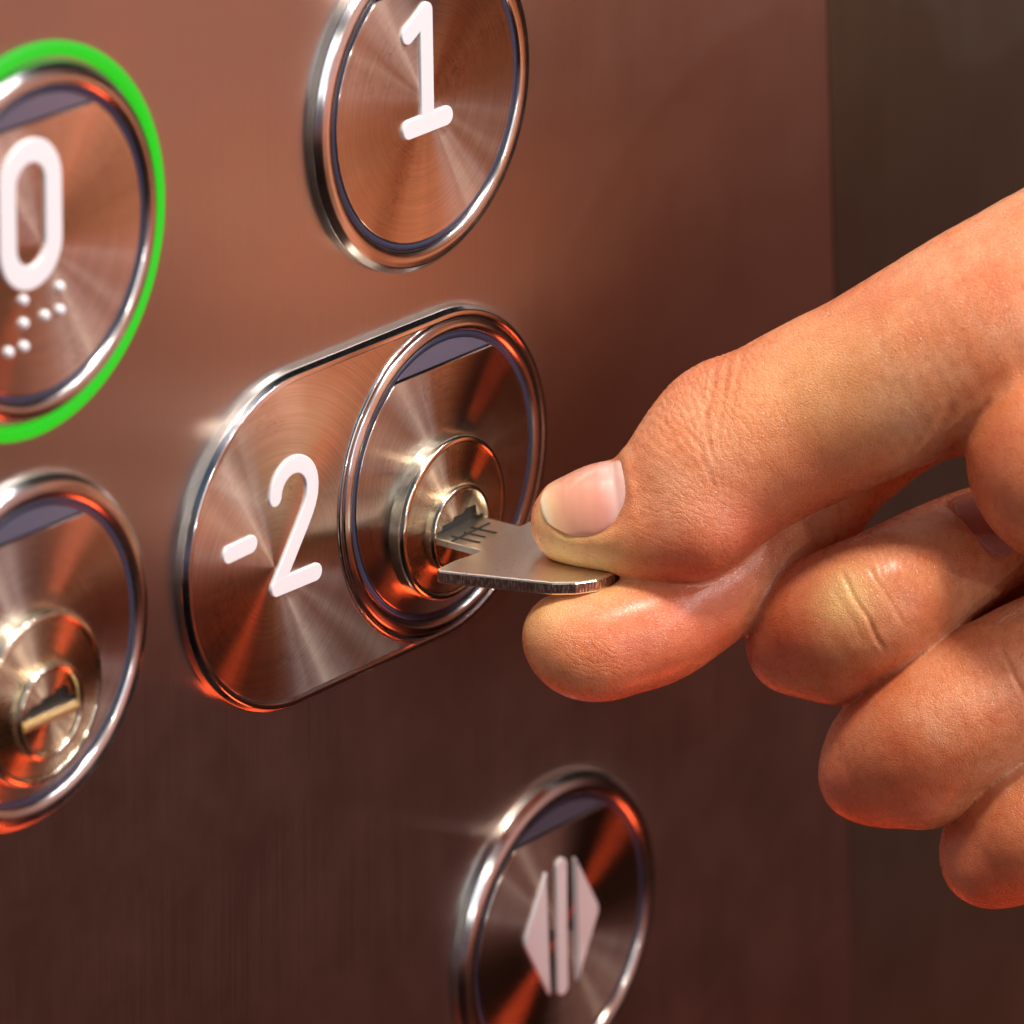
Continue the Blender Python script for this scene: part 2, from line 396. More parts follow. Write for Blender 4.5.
# ------------------------------------------------------------------ key
kv = -.505; kt = .145
key = empty('key', W(0, kv-kt/2, .3), 'flat silver key pinched between thumb and forefinger, its blade in the lock', 'key')
def flat(name, outline, v1, t, mat, bev=.012, mats=None):
    """horizontal plate: outline in (u, n), top at v1"""
    bm = bmesh.new(); top = []
    vs = [bm.verts.new((u, -(n-.3), v1-t-(kv-kt/2))) for u, n in outline]
    f = bm.faces.new(vs); ex = bmesh.ops.extrude_face_region(bm, geom=[f])
    bmesh.ops.translate(bm, verts=[g for g in ex['geom'] if isinstance(g, bmesh.types.BMVert)], vec=(0, 0, t))
    bmesh.ops.recalc_face_normals(bm, faces=bm.faces)
    for q in bm.faces:
        q.material_index = 0 if abs(q.normal.z) > .7 else (1 if mats else 0)
    if bev:
        ed = [x for x in bm.edges if abs(x.verts[0].co.z-x.verts[1].co.z) < 1e-5]
        bmesh.ops.bevel(bm, geom=ed, offset=bev, segments=2, profile=.5, affect='EDGES', material=0)
    me = bpy.data.meshes.new(name); bm.to_mesh(me); bm.free(); me.materials.append(mat)
    if mats: me.materials.append(mats)
    o = bpy.data.objects.new(name, me); COL.objects.link(o); o.parent = key
    return o
bow = [(-1.27, .90), (-1.22, .83), (-.90, .82), (-.62, .86), (-.36, .85), (.0, .72), (.62, .72), (.78, .80), (.84, 1.0), (.80, 2.0), (.62, 2.28), (.30, 2.36), (-.15, 2.38), (-.45, 2.36), (-.66, 2.24), (-.82, 2.05)]
flat('bow', bow, kv, kt, M['keytop'], .022, M['keyedge'])
flat('blade', [(-.43, -.04), (.42, -.04), (.43, .74), (.0, .715), (-.37, .845), (-.43, .82)], kv-.03, .075, M['keytop'], .006)
for u0, u1, n0_, n1_ in [(-.30, -.265, .30, .66), (-.12, -.095, .34, .60), (.05, .085, .30, .62)]:
    flat('shade_strip', [(u0, n0_), (u1, n0_), (u1+.03, n1_), (u0+.03, n1_)], kv-.022, .02, M['black'], 0)  # black strips laid on the blade, painting the shade inside its cuts
flat('shade_strip', [(-.40, .385), (.30, .36), (.30, .385), (-.40, .415)], kv-.0215, .02, M['black'], 0)  # black strip painted as the slot lip's shadow across the blade
# ------------------------------------------------------------------ hand: one distance field, one skin
def cat(P, sub):
    P = np.asarray(P, float); n = len(P); out = []
    for i in range(n-1):
        p0, p1, p2, p3 = P[max(i-1, 0)], P[i], P[i+1], P[min(i+2, n-1)]
        for k in range(sub):
            t = k/sub
            out.append(.5*((2*p1)+(-p0+p2)*t+(2*p0-5*p1+4*p2-p3)*t*t+(-p0+3*p1-3*p2+p3)*t**3))
    out.append(P[-1]); return np.array(out)
def chain(st, sub=5):
    """stations (x, y, z, radius px) -> smooth centre line with radii in cm"""
    A = [list(at(x, y, z))+[r*(DIST-z)/F] for x, y, z, r in st]
    return cat(A, sub)
def smin(a, b, k):
    h = np.clip(.5+.5*(b-a)/k, 0, 1); return b*(1-h)+a*h-k*h*(1-h)
CULL = [None, 0]
def sd_chain(p, C_, flat=None):
    """union of round cones along the centre line; segments far from the current batch of points are skipped"""
    best = np.full(len(p), 1e3)
    for a, b in zip(C_[:-1], C_[1:]):
        if CULL[0] is not None:
            m_ = (a[:3]+b[:3])/2; hl = np.linalg.norm(b[:3]-a[:3])/2
            if np.linalg.norm(CULL[0]-m_)-hl-max(a[3], b[3])-CULL[1] > .9: continue
        ba = b[:3]-a[:3]; pa = p-a[:3]
        t = np.clip((pa@ba)/(ba@ba), 0, 1)
        o = pa-t[:, None]*ba
        l2 = (o*o).sum(1)
        if flat is not None:
            on = o@flat[0]; l2 = l2+on*on*(flat[1]**2-1)
        d_ = np.sqrt(np.maximum(l2, 1e-12))-(a[3]+(b[3]-a[3])*t)
        best = np.minimum(best, d_)
    return best
def ball(p, c, r):
    return np.sqrt(((p-c)**2).sum(1))-r
def B(x, y, z, r):
    return (at(x, y, z), r*(DIST-z)/F)

THUMB = chain([(576, 522, .95, 46), (606, 519, 1.0, 57), (640, 515, 1.05, 60), (678, 500, 1.1, 74), (712, 474, 1.15, 86), (755, 443, 1.2, 89), (810, 414, 1.25, 92), (870, 386, 1.45, 94), (940, 352, 1.65, 101), (1020, 318, 1.75, 112), (1130, 292, 1.4, 138), (1260, 300, .4, 170)])
THENAR = chain([(1078, 458, 2.2, 112), (1150, 440, 2.0, 138), (1280, 440, 1.2, 170), (1420, 440, .3, 180)], 4)
INDEX = chain([(582, 646, 1.2, 53), (612, 640, 1.15, 58), (655, 626, 1.0, 59), (700, 600, .75, 55), (748, 562, .4, 55), (800, 516, -.1, 57), (856, 452, -.8, 58), (950, 390, -1.4, 66), (1120, 380, -1.5, 84), (1240, 380, -1.6, 100)])
MIDDLE = chain([(1120, 520, -1.5, 78), (960, 570, -.9, 68), (840, 622, -.1, 66), (817, 628, .45, 69), (846, 618, .85, 73), (886, 598, 1.0, 70), (940, 566, .50, 64), (985, 542, .0, 57), (1015, 526, -.35, 46)])
RING = chain([(1150, 620, -1.5, 78), (1030, 680, -.9, 72), (920, 745, -.1, 70), (894, 757, .45, 71), (922, 740, .9, 75), (968, 708, 1.1, 74), (1030, 670, 1.05, 70), (1080, 640, .9, 62), (1115, 620, .7, 50)])
PINKY = chain([(1220, 720, -1.5, 66), (1120, 780, -.9, 66), (1030, 832, -.1, 64), (1008, 841, .4, 65), (1035, 826, .8, 68), (1080, 800, 1.0, 64), (1130, 770, 1.0, 58), (1180, 740, .85, 46)])
PALM = chain([(1240, 420, -1.3, 130), (1270, 560, -1.3, 140), (1300, 680, -1.2, 130)], 4)
WRIST = chain([(1280, 500, -.6, 190), (1480, 470, -.7, 205), (1900, 380, -.8, 225)], 4)
HEEL = chain([(1250, 740, .0, 120), (1380, 620, .0, 170)], 3)
def frame(p, q):
    t = (q-p); return t/np.linalg.norm(t)
tax = frame(np.array(at(660, 500, 1.05)), np.array(at(580, 524, .95)))       # towards the thumb's tip
nn0 = dB*math.cos(math.radians(42))+uB*math.sin(math.radians(42))-rB*.12
TN = nn0-tax*(nn0@tax); TN /= np.linalg.norm(TN)                             # the thumb nail looks this way
TW = np.cross(tax, TN)
def vnoise(p, s, seed=0):
    q = p*s; i = np.floor(q).astype(np.int64); f = q-i; f = f*f*(3-2*f)
    def h(x, y, z):
        n = (x*374761393+y*668265263+z*2147483647+seed*974711) & 0x7fffffff
        n = ((n ^ (n >> 13))*1274126177) & 0x7fffffff
        return ((n ^ (n >> 16)) & 0xffff)/65535.0
    r = 0
    for a in (0, 1):
        for b in (0, 1):
            for c in (0, 1):
                r = r+h(i[:, 0]+a, i[:, 1]+b, i[:, 2]+c)*(f[:, 0] if a else 1-f[:, 0])*(f[:, 1] if b else 1-f[:, 1])*(f[:, 2] if c else 1-f[:, 2])
    return r-.5
kT, kB = kv, kv-kt
BUMPS_T = [B(706, 428, 1.05, 46), B(722, 408, 1.0, 40), B(650, 540, 1.3, 38), B(700, 530, 1.5, 46)]
def sdf(p):
    th = sd_chain(p, THUMB)
    for c, r in BUMPS_T: th = smin(th, ball(p, c, r), .35)
    # nail bed: a flatter patch of the thumb's end
    q = p-np.array(at(598, 508, 1.15)); 
    bed = (q@TN)-.33*1.0
    near = np.sqrt((q@tax)**2+(q@TW)**2)
    te = sd_chain(p, THENAR)
    ix = sd_chain(p, INDEX)
    mi = sd_chain(p, MIDDLE); ri = sd_chain(p, RING); pi_ = sd_chain(p, PINKY)
    ix = smin(ix, smin(ball(p, *B(563, 634, 1.2, 38)), ball(p, *B(598, 654, 1.25, 42)), .2), .22)
    mi = smin(mi, smin(ball(p, *B(790, 652, .55, 40)), ball(p, *B(836, 660, .75, 44)), .2), .2)
    ri = smin(ri, smin(ball(p, *B(862, 778, .6, 42)), ball(p, *B(925, 782, .85, 46)), .2), .2)
    pi_ = smin(pi_, ball(p, *B(985, 862, .6, 44)), .2)
    wr = smin(smin(sd_chain(p, WRIST), sd_chain(p, PALM), .8), sd_chain(p, HEEL), .8)
    # key between thumb and forefinger: the pads flatten against it
    th = smin(th, te, .20)
    d_ = smin(th, wr, .5)
    d_ = smin(d_, smin(ix, wr, .5), .03)
    fi = smin(smin(mi, ri, .04), pi_, .04)
    d_ = smin(d_, smin(fi, wr, .6), .03)
    # press against the flat key
    inb = (p[:, 0] > -1.6) & (p[:, 0] < 1.2) & (-p[:, 1] < 2.85) & (-p[:, 1] > .6)
    zz = p[:, 2]
    slab = np.maximum(zz-(kT-.004), (kB+.004)-zz)
    out = np.maximum(np.maximum(-1.3-p[:, 0], p[:, 0]-.86), np.maximum(-p[:, 1]-2.40, .80+p[:, 1]))
    slab = np.maximum(slab, out)
    d_ = -smin(-d_, slab, .03) if True else d_
    return d_

def build_skin(h=.034):
    lo = np.array([1e9]*3); hi = -lo
    keep = lambda Cc, m: [c for c in Cc if True]
    for Cc in (THUMB, THENAR, INDEX, MIDDLE, RING, PINKY, PALM, WRIST, HEEL):
        lo = np.minimum(lo, (Cc[:, :3]-Cc[:, 3:4]).min(0)); hi = np.maximum(hi, (Cc[:, :3]+Cc[:, 3:4]).max(0))
    lo -= .3; hi += .3
    BS = 8; bs = BS*h
    nb = np.ceil((hi-lo)/bs).astype(int)
    ii = np.stack(np.meshgrid(*[np.arange(n) for n in nb], indexing='ij'), -1).reshape(-1, 3)
    cen = lo+(ii+.5)*bs
    dc = np.concatenate([sdf(c) for c in np.array_split(cen, max(1, len(cen)//100000))])
    act = ii[np.abs(dc) < bs*1.15]
    dims = nb*BS+1
    grid = np.full(dims, np.nan, np.float32)
    loc = np.stack(np.meshgrid(*[np.arange(BS+1)]*3, indexing='ij'), -1).reshape(-1, 3)
    G = 4; key_ = (act//G)@np.array([1, 1000, 1000000]); od = np.argsort(key_, kind='stable'); act = act[od]; key_ = key_[od]
    for ch in np.split(act, np.flatnonzero(np.diff(key_))+1):
        idx = (ch[:, None, :]*BS+loc[None]).reshape(-1, 3)
        pts_ = lo+idx*h; a_, b_ = pts_.min(0), pts_.max(0); CULL[0] = (a_+b_)/2; CULL[1] = np.linalg.norm(b_-a_)/2
        grid[idx[:, 0], idx[:, 1], idx[:, 2]] = sdf(pts_)
    CULL[0] = None
    # naive surface nets
    g = grid; c = [g[a:dims[0]-1+a, b:dims[1]-1+b, e:dims[2]-1+e] for a in (0, 1) for b in (0, 1) for e in (0, 1)]
    neg = sum((x < 0).astype(np.int8) for x in c); ok = ~np.isnan(sum(c))
    cell = ok & (neg > 0) & (neg < 8)
    cid = np.full(cell.shape, -1, np.int64); ci = np.argwhere(cell); cid[cell] = np.arange(len(ci))
    acc = np.zeros((len(ci), 3)); cnt = np.zeros(len(ci))
    corner = [(a, b, e) for a in (0, 1) for b in (0, 1) for e in (0, 1)]
    vals = np.stack([g[ci[:, 0]+a, ci[:, 1]+b, ci[:, 2]+e] for a, b, e in corner], 1)
    for i1 in range(8):
        for i2 in range(i1+1, 8):
            df = [abs(x-y) for x, y in zip(corner[i1], corner[i2])]
            if sum(df) != 1: continue
            v1, v2 = vals[:, i1], vals[:, i2]; m_ = (v1 < 0) != (v2 < 0)
            t = np.where(m_, v1/np.where(m_, v1-v2, 1), 0)
            pt = np.array(corner[i1])[None]*(1-t[:, None])+np.array(corner[i2])[None]*t[:, None]
            acc[m_] += pt[m_]; cnt[m_] += 1
    V = lo+(ci+acc/cnt[:, None])*h
    Q = []
    for ax in range(3):
        s1 = [slice(None)]*3; s2 = [slice(None)]*3; s1[ax] = slice(0, -1); s2[ax] = slice(1, None)
        A, B_ = g[tuple(s1)], g[tuple(s2)]
        cr = np.argwhere(((A < 0) != (B_ < 0)) & ~np.isnan(A) & ~np.isnan(B_))
        o1, o2 = [(1, 2), (2, 0), (0, 1)][ax]
        cr = cr[(cr[:, o1] > 0) & (cr[:, o2] > 0) & (cr[:, o1] < cid.shape[o1]) & (cr[:, o2] < cid.shape[o2])]
        def at_(d1, d2):
            k = cr.copy(); k[:, o1] += d1; k[:, o2] += d2; return cid[k[:, 0], k[:, 1], k[:, 2]]
        q = np.stack([at_(-1, -1), at_(0, -1), at_(0, 0), at_(-1, 0)], 1)
        flip = A[cr[:, 0], cr[:, 1], cr[:, 2]] < 0
        q[~flip] = q[~flip][:, ::-1]
        Q.append(q[(q >= 0).all(1)])
    return V, np.concatenate(Q)
def normals(V, Q):
    n = np.cross(V[Q[:, 2]]-V[Q[:, 0]], V[Q[:, 3]]-V[Q[:, 1]])
    vn = np.zeros_like(V)
    for k in range(4): np.add.at(vn, Q[:, k], n)
    return vn/np.maximum(np.linalg.norm(vn, axis=1, keepdims=True), 1e-12)
def relax(V, Q, it, lam=.5):
    for _ in range(it):
        s = np.zeros_like(V); c = np.zeros(len(V))
        for a, b in ((0, 1), (1, 2), (2, 3), (3, 0)):
            np.add.at(s, Q[:, a], V[Q[:, b]]); np.add.at(s, Q[:, b], V[Q[:, a]])
            np.add.at(c, Q[:, a], 1); np.add.at(c, Q[:, b], 1)
        V = V+lam*(s/c[:, None]-V)
    return V
V, Q = build_skin()
V = relax(V, Q, 5)
VN = normals(V, Q)

_m0, _m1 = np.array(at(930, 570, .58)), np.array(at(1000, 534, -.17)); _ma = frame(_m0, _m1)
_mn = dB*.93+uB*.36; _mn = _mn-_ma*(_mn@_ma); _mn /= np.linalg.norm(_mn)
NAILS = [(np.array(at(606, 519, 1.0)), tax, TN, TW, -.40, .60, math.radians(60)),
         (np.array(at(960, 556, .32)), _ma, _mn, np.cross(_ma, _mn), -.30, .45, math.radians(44))]
# creases and wrinkles, in cm
depth = DIST-((camB-V)@dB)                       # cm nearer than the lock
PX = 512+F*((V-camB)@rB)/((camB-V)@dB); PY = 512-F*((V-camB)@uB)/((camB-V)@dB)
face = VN@dB                                      # only used to keep creases on the right finger
disp = np.zeros(len(V))
def crease(p0, p1, z, width, deep, ridge=0.3, zt=.8, wob=.02):
    """a furrow in the skin between two points"""
    a, b = at(*p0, z), at(*p1, z)
    ax = b-a; L_ = np.linalg.norm(ax); ax = ax/L_
    global disp
    rel = V-a; t = rel@ax
    side = np.cross(ax, dB); sd = rel@side+wob*vnoise(V, 5, 3)*2
    w_ = (sd/width)
    end = np.clip(np.minimum(t, L_-t)/(.18*L_)+.5, 0, 1); end = end*end*(3-2*end)
    m_ = (np.abs(depth-z) < zt)
    disp += np.where(m_, end*deep*(-np.exp(-w_**2)+ridge*np.exp(-(np.abs(w_)-2)**2)), 0)
def wrinkles(cx, cy, z, R_, ang, spacing, amp, seed=1, warp=.25, zt=1.3):
    """a field of fine folds across direction ang (picture degrees) round a point"""
    global disp
    c = at(cx, cy, z); d_ = rB*math.cos(math.radians(ang))+uB*math.sin(math.radians(ang))
    rel = V-c; r2_ = (rel**2).sum(1)/(R_*R_)
    ph = (rel@d_)/spacing+warp*4*vnoise(V, 1.6, seed)+.5*vnoise(V, 6, seed+5)
    wv = np.abs(np.sin(ph*PI)); wv = 1-(1-wv)**2.2
    f = np.exp(-r2_*1.2)*(.4+1.2*np.clip(vnoise(V, 2.6, seed+9)+.5, 0, 1))
    disp += np.where(np.abs(depth-z) < zt, f*amp*(wv-1), 0)
# thumb knuckle: folds running across the thumb
wrinkles(712, 405, 1.3, .85, 25, .075, .022, 1)
wrinkles(690, 440, 1.6, .6, 45, .10, .012, 2)
for p0, p1, dd in [((716, 368), (700, 432), .014), ((728, 362), (716, 440), .012), ((742, 352), (728, 420), .010), ((700, 392), (712, 462), .012), ((694, 440), (712, 486), .007)]:
    crease(p0, p1, 1.6, .022, dd, .5)
wrinkles(700, 520, 1.8, .9, 80, .055, .006, 4, .1)
wrinkles(700, 500, 1.7, .8, -10, .075, .006, 14, .2)
wrinkles(730, 380, 1.4, .6, 20, .055, .014, 15, .15)
# folds where the thumb meets the ball of the thumb
crease((948, 470), (985, 400), 2.3, .04, .03, .2, 1.4); crease((925, 458), (952, 405), 2.4, .05, .022, .2, 1.4); crease((905, 462), (925, 420), 2.3, .05, .012, .2, 1.4)
# finger creases
crease((842, 574), (884, 650), 1.7, .022, .028, .15); crease((868, 565), (906, 628), 1.7, .02, .012, .15); crease((834, 590), (862, 640), 1.7, .02, .008, .15)
wrinkles(900, 570, 1.7, .7, 10, .07, .010, 6); wrinkles(800, 640, 1.2, .6, -50, .06, .005, 7)
crease((1002, 650), (1030, 710), 1.8, .025, .03, .15); wrinkles(880, 740, 1.3, .8, 30, .07, .005, 8)
wrinkles(590, 655, 1.7, .6, -20, .05, .006, 9, .15)
for c0, ax, nn, ww, s0, s1, hw in NAILS:
    rel = V-c0; t = rel@ax; rr_ = np.sqrt((rel@nn)**2+(rel@ww)**2); an = np.arctan2(rel@ww, rel@nn)
    e = np.abs((t-(s0+s1)/2)/((s1-s0)/2))**2.6+np.abs(an/hw)**2.8
    e = e**(1/2.7)
    front = np.clip((t-(s1-.1))/.12, 0, 1)
    near = rr_ < .95
    fold = -.026*np.clip((.95-e)/.06, 0, 1)+.016*np.exp(-((e-1.06)/.10)**2)*(1-front)
    disp += np.where(near & (rel@nn > -.3), fold, 0)
disp += .02*vnoise(V, 1.3, 11)+.008*vnoise(V, 3.5, 12)+.003*vnoise(V, 9, 13)

lap = ((relax(V, Q, 2)-V)*VN).sum(1)            # deep folds between fingers stay clean
cm = np.clip((lap-.0012)/.0025, 0, 1)
for _ in range(6):
    s_ = np.zeros(len(V)); c_ = np.zeros(len(V))
    for a, b in ((0, 1), (1, 2), (2, 3), (3, 0)):
        np.add.at(s_, Q[:, a], cm[Q[:, b]]); np.add.at(c_, Q[:, a], 1)
    cm = np.maximum(cm*.98, s_/np.maximum(c_, 1))
cm = np.clip(cm*1.6, 0, 1)
V = V+VN*(disp*(1-cm))[:, None]
Vr = relax(V, Q, 5); V = V*(1-cm[:, None])+Vr*cm[:, None]
VN = normals(V, Q)
me = bpy.data.meshes.new('hand'); me.vertices.add(len(V)); me.vertices.foreach_set('co', V.ravel())
me.loops.add(len(Q)*4); me.loops.foreach_set('vertex_index', Q.ravel().astype(np.int32))
me.polygons.add(len(Q)); me.polygons.foreach_set('loop_start', np.arange(0, len(Q)*4, 4, dtype=np.int32))
me.update(calc_edges=True); me.validate()
me.polygons.foreach_set('use_smooth', np.ones(len(me.polygons), bool))
# skin pressed pale, and natural redness plus red underside shading painted in
def patch(lst):
    r_ = np.zeros(len(V))
    for x, y, z, R_, a in lst: r_ = np.maximum(r_, a*np.exp(-((V-at(x, y, z))**2).sum(1)/(R_*R_)))
    return r_
for nm_, lst in (('pressed', [(560, 560, 1.4, .42, 1), (600, 566, 1.5, .36, .9), (545, 520, 1.3, .25, .7), (545, 612, 1.4, .35, .6), (842, 592, 1.7, .35, .9), (830, 400, 2.1, .9, .35)]),
                 ('flush_and_shade', [(760, 545, 1.7, .75, .95), (690, 562, 1.7, .55, .9), (830, 500, 1.8, .7, .8), (1010, 500, 2.4, .7, .7), (1000, 290, 2.3, .5, .35), (700, 370, 1.2, .4, .35), (860, 690, 1.0, .5, .8), (760, 620, .6, .5, .9), (850, 790, .8, .6, .9), (960, 850, .7, .5, .9), (620, 690, 1.2, .5, .9), (650, 650, 1.3, .6, .8), (700, 620, 1.2, .6, .8), (775, 650, 1.2, .6, .7), (905, 800, 1.4, .6, .7), (860, 480, 1.9, .7, .6), (985, 890, 1.2, .6, .8), (950, 450, 2.0, .5, .4)])):
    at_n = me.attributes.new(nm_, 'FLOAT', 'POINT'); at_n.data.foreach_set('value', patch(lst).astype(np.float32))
fu_ = np.zeros(len(V)); fm_ = np.zeros(len(V))
# fine folds: centre x, y, z, reach, direction across, spacing, amount
for x, y, z, R_, ang, sp_, am in [(716, 400, 1.4, .85, 28, .10, 1.0), (690, 520, 1.8, .75, 70, .09, .5), (592, 662, 1.7, .42, 75, .075, .6), (905, 560, 1.5, .6, 15, .10, .6), (985, 690, 1.6, .7, 20, .11, .5), (860, 745, 1.1, .5, -40, .09, .4), (940, 440, 2.1, .6, 35, .15, .5)]:
    c_ = at(x, y, z); q_ = rB*math.cos(math.radians(ang))+uB*math.sin(math.radians(ang))
    w_ = am*np.exp(-(((V-c_)**2).sum(1)/(R_*R_))**1.5); better = w_ > fm_
    fu_ = np.where(better, ((V-c_)@q_)/sp_/2, fu_); fm_ = np.maximum(fm_, w_)
for nm_, ar_ in (('fold_across', fu_), ('fold_amount', fm_)):
    at_n = me.attributes.new(nm_, 'FLOAT', 'POINT'); at_n.data.foreach_set('value', ar_.astype(np.float32))
hand = bpy.data.objects.new('hand', me); COL.objects.link(hand)
tag(hand, 'bare hand pinching the key between thumb and bent forefinger, other fingers curled', 'hand')
# skin
m, nt, p = newmat('skin')
tc = N(nt, 'ShaderNodeTexCoord')
n1 = N(nt, 'ShaderNodeTexNoise', Scale=1.1, Detail=4.0, Roughness=.55); nt.links.new(tc.outputs['Object'], n1.inputs['Vector'])
n2 = N(nt, 'ShaderNodeTexNoise', Scale=9.0, Detail=4.0, Roughness=.6); nt.links.new(tc.outputs['Object'], n2.inputs['Vector'])
r1 = ramp(nt, n1.outputs['Fac'], [(.30, (.66, .17, .06)), (.5, (.76, .27, .115)), (.70, (.83, .39, .21))])
r2 = ramp(nt, n2.outputs['Fac'], [(.25, (.90, .80, .77)), (.72, (1.06, 1.09, 1.09))])
mx = N(nt, 'ShaderNodeMix', data_type='RGBA', blend_type='MULTIPLY'); mx.inputs[0].default_value = 1
nt.links.new(r1.outputs[0], mx.inputs[6]); nt.links.new(r2.outputs[0], mx.inputs[7]); a1 = N(nt, 'ShaderNodeAttribute', attribute_name='pressed'); a2 = N(nt, 'ShaderNodeAttribute', attribute_name='flush_and_shade')
m1 = N(nt, 'ShaderNodeMix', data_type='RGBA'); nt.links.new(a1.outputs['Fac'], m1.inputs[0]); nt.links.new(mx.outputs[2], m1.inputs[6]); m1.inputs[7].default_value = (.90, .60, .24, 1)
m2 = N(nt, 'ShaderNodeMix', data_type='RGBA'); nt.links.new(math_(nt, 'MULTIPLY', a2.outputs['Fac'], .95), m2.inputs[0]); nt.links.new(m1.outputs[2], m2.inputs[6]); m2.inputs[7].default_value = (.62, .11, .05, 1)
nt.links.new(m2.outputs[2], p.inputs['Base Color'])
p.inputs['Subsurface Weight'].default_value = .35; p.inputs['Subsurface Radius'].default_value = (1.0, .35, .18); p.inputs['Subsurface Scale'].default_value = .25
p.inputs['Coat Weight'].default_value = .32; p.inputs['Coat Roughness'].default_value = .28; p.inputs['Specular IOR Level'].default_value = .5
# fine skin relief: cells crossed by tiny lines
v1 = N(nt, 'ShaderNodeTexVoronoi', Scale=24.0, feature='DISTANCE_TO_EDGE'); 
mp = N(nt, 'ShaderNodeMapping'); mp.inputs['Scale'].default_value = (1, 1, 1.6); mp.inputs['Rotation'].default_value = (.3, .5, .9)
nw = N(nt, 'ShaderNodeTexNoise', Scale=6.0, Detail=2.0); nt.links.new(tc.outputs['Object'], nw.inputs['Vector'])
ma = N(nt, 'ShaderNodeVectorMath', operation='MULTIPLY_ADD'); nt.links.new(nw.outputs['Color'], ma.inputs[0]); ma.inputs[1].default_value = (.08, .08, .08); nt.links.new(tc.outputs['Object'], ma.inputs[2])
nt.links.new(ma.outputs[0], mp.inputs['Vector']); nt.links.new(mp.outputs[0], v1.inputs['Vector'])
vr = ramp(nt, v1.outputs['Distance'], [(0, 0.0), (.14, 1.0)])
v2 = N(nt, 'ShaderNodeTexVoronoi', Scale=34.0, feature='DISTANCE_TO_EDGE'); nt.links.new(ma.outputs[0], v2.inputs['Vector']); v2.inputs['Scale'].default_value = 52
v2r = ramp(nt, v2.outputs['Distance'], [(0, 0.0), (.2, 1.0)])
hsum = math_(nt, 'ADD', math_(nt, 'MULTIPLY', vr.outputs[0], .8), math_(nt, 'MULTIPLY', v2r.outputs[0], .4))
hsum = math_(nt, 'ADD', hsum, math_(nt, 'MULTIPLY', n2.outputs['Fac'], 1.2))
fu = N(nt, 'ShaderNodeAttribute', attribute_name='fold_across'); fm = N(nt, 'ShaderNodeAttribute', attribute_name='fold_amount')
nf = N(nt, 'ShaderNodeTexNoise', Scale=3.5, Detail=3.0); nt.links.new(tc.outputs['Object'], nf.inputs['Vector'])
fw = math_(nt, 'SINE', math_(nt, 'ADD', math_(nt, 'MULTIPLY', fu.outputs['Fac'], 6.2832), math_(nt, 'MULTIPLY', nf.outputs['Fac'], 14.0)))
fw = math_(nt, 'POWER', math_(nt, 'ABSOLUTE', fw), .35)
hsum = math_(nt, 'ADD', hsum, math_(nt, 'MULTIPLY', math_(nt, 'MULTIPLY', fw, fm.outputs['Fac']), 2.6))
b = N(nt, 'ShaderNodeBump', Strength=.55, Distance=.008); nt.links.new(hsum, b.inputs['Height']); nt.links.new(b.outputs[0], p.inputs['Normal'])
rr = ramp(nt, n2.outputs['Fac'], [(.3, .22), (.7, .38)]); nt.links.new(rr.outputs[0], p.inputs['Roughness'])
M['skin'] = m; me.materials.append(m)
m, nt, p = newmat('nail')
tc = N(nt, 'ShaderNodeTexCoord')
a1 = N(nt, 'ShaderNodeAttribute', attribute_name='along')
r = ramp(nt, a1.outputs['Fac'], [(.0, (.78, .50, .45)), (.20, (.77, .46, .41)), (.34, (.70, .31, .24)), (.74, (.74, .36, .24)), (.88, (.80, .50, .28)), (.96, (.84, .70, .50))]); nt.links.new(r.outputs[0], p.inputs['Base Color']); p.inputs['Roughness'].default_value = .28; p.inputs['Coat Weight'].default_value = .3
p.inputs['Subsurface Weight'].default_value = .3; p.inputs['Subsurface Radius'].default_value = (.6, .3, .2); p.inputs['Subsurface Scale'].default_value = .15
M['nail'] = m
m, nt, p = newmat('shaded_nail'); p.inputs['Base Color'].default_value = (.45, .17, .13, 1); p.inputs['Roughness'].default_value = .6; M['shaded_nail'] = m  # middle finger's nail: the shade it lies in is put into its colour
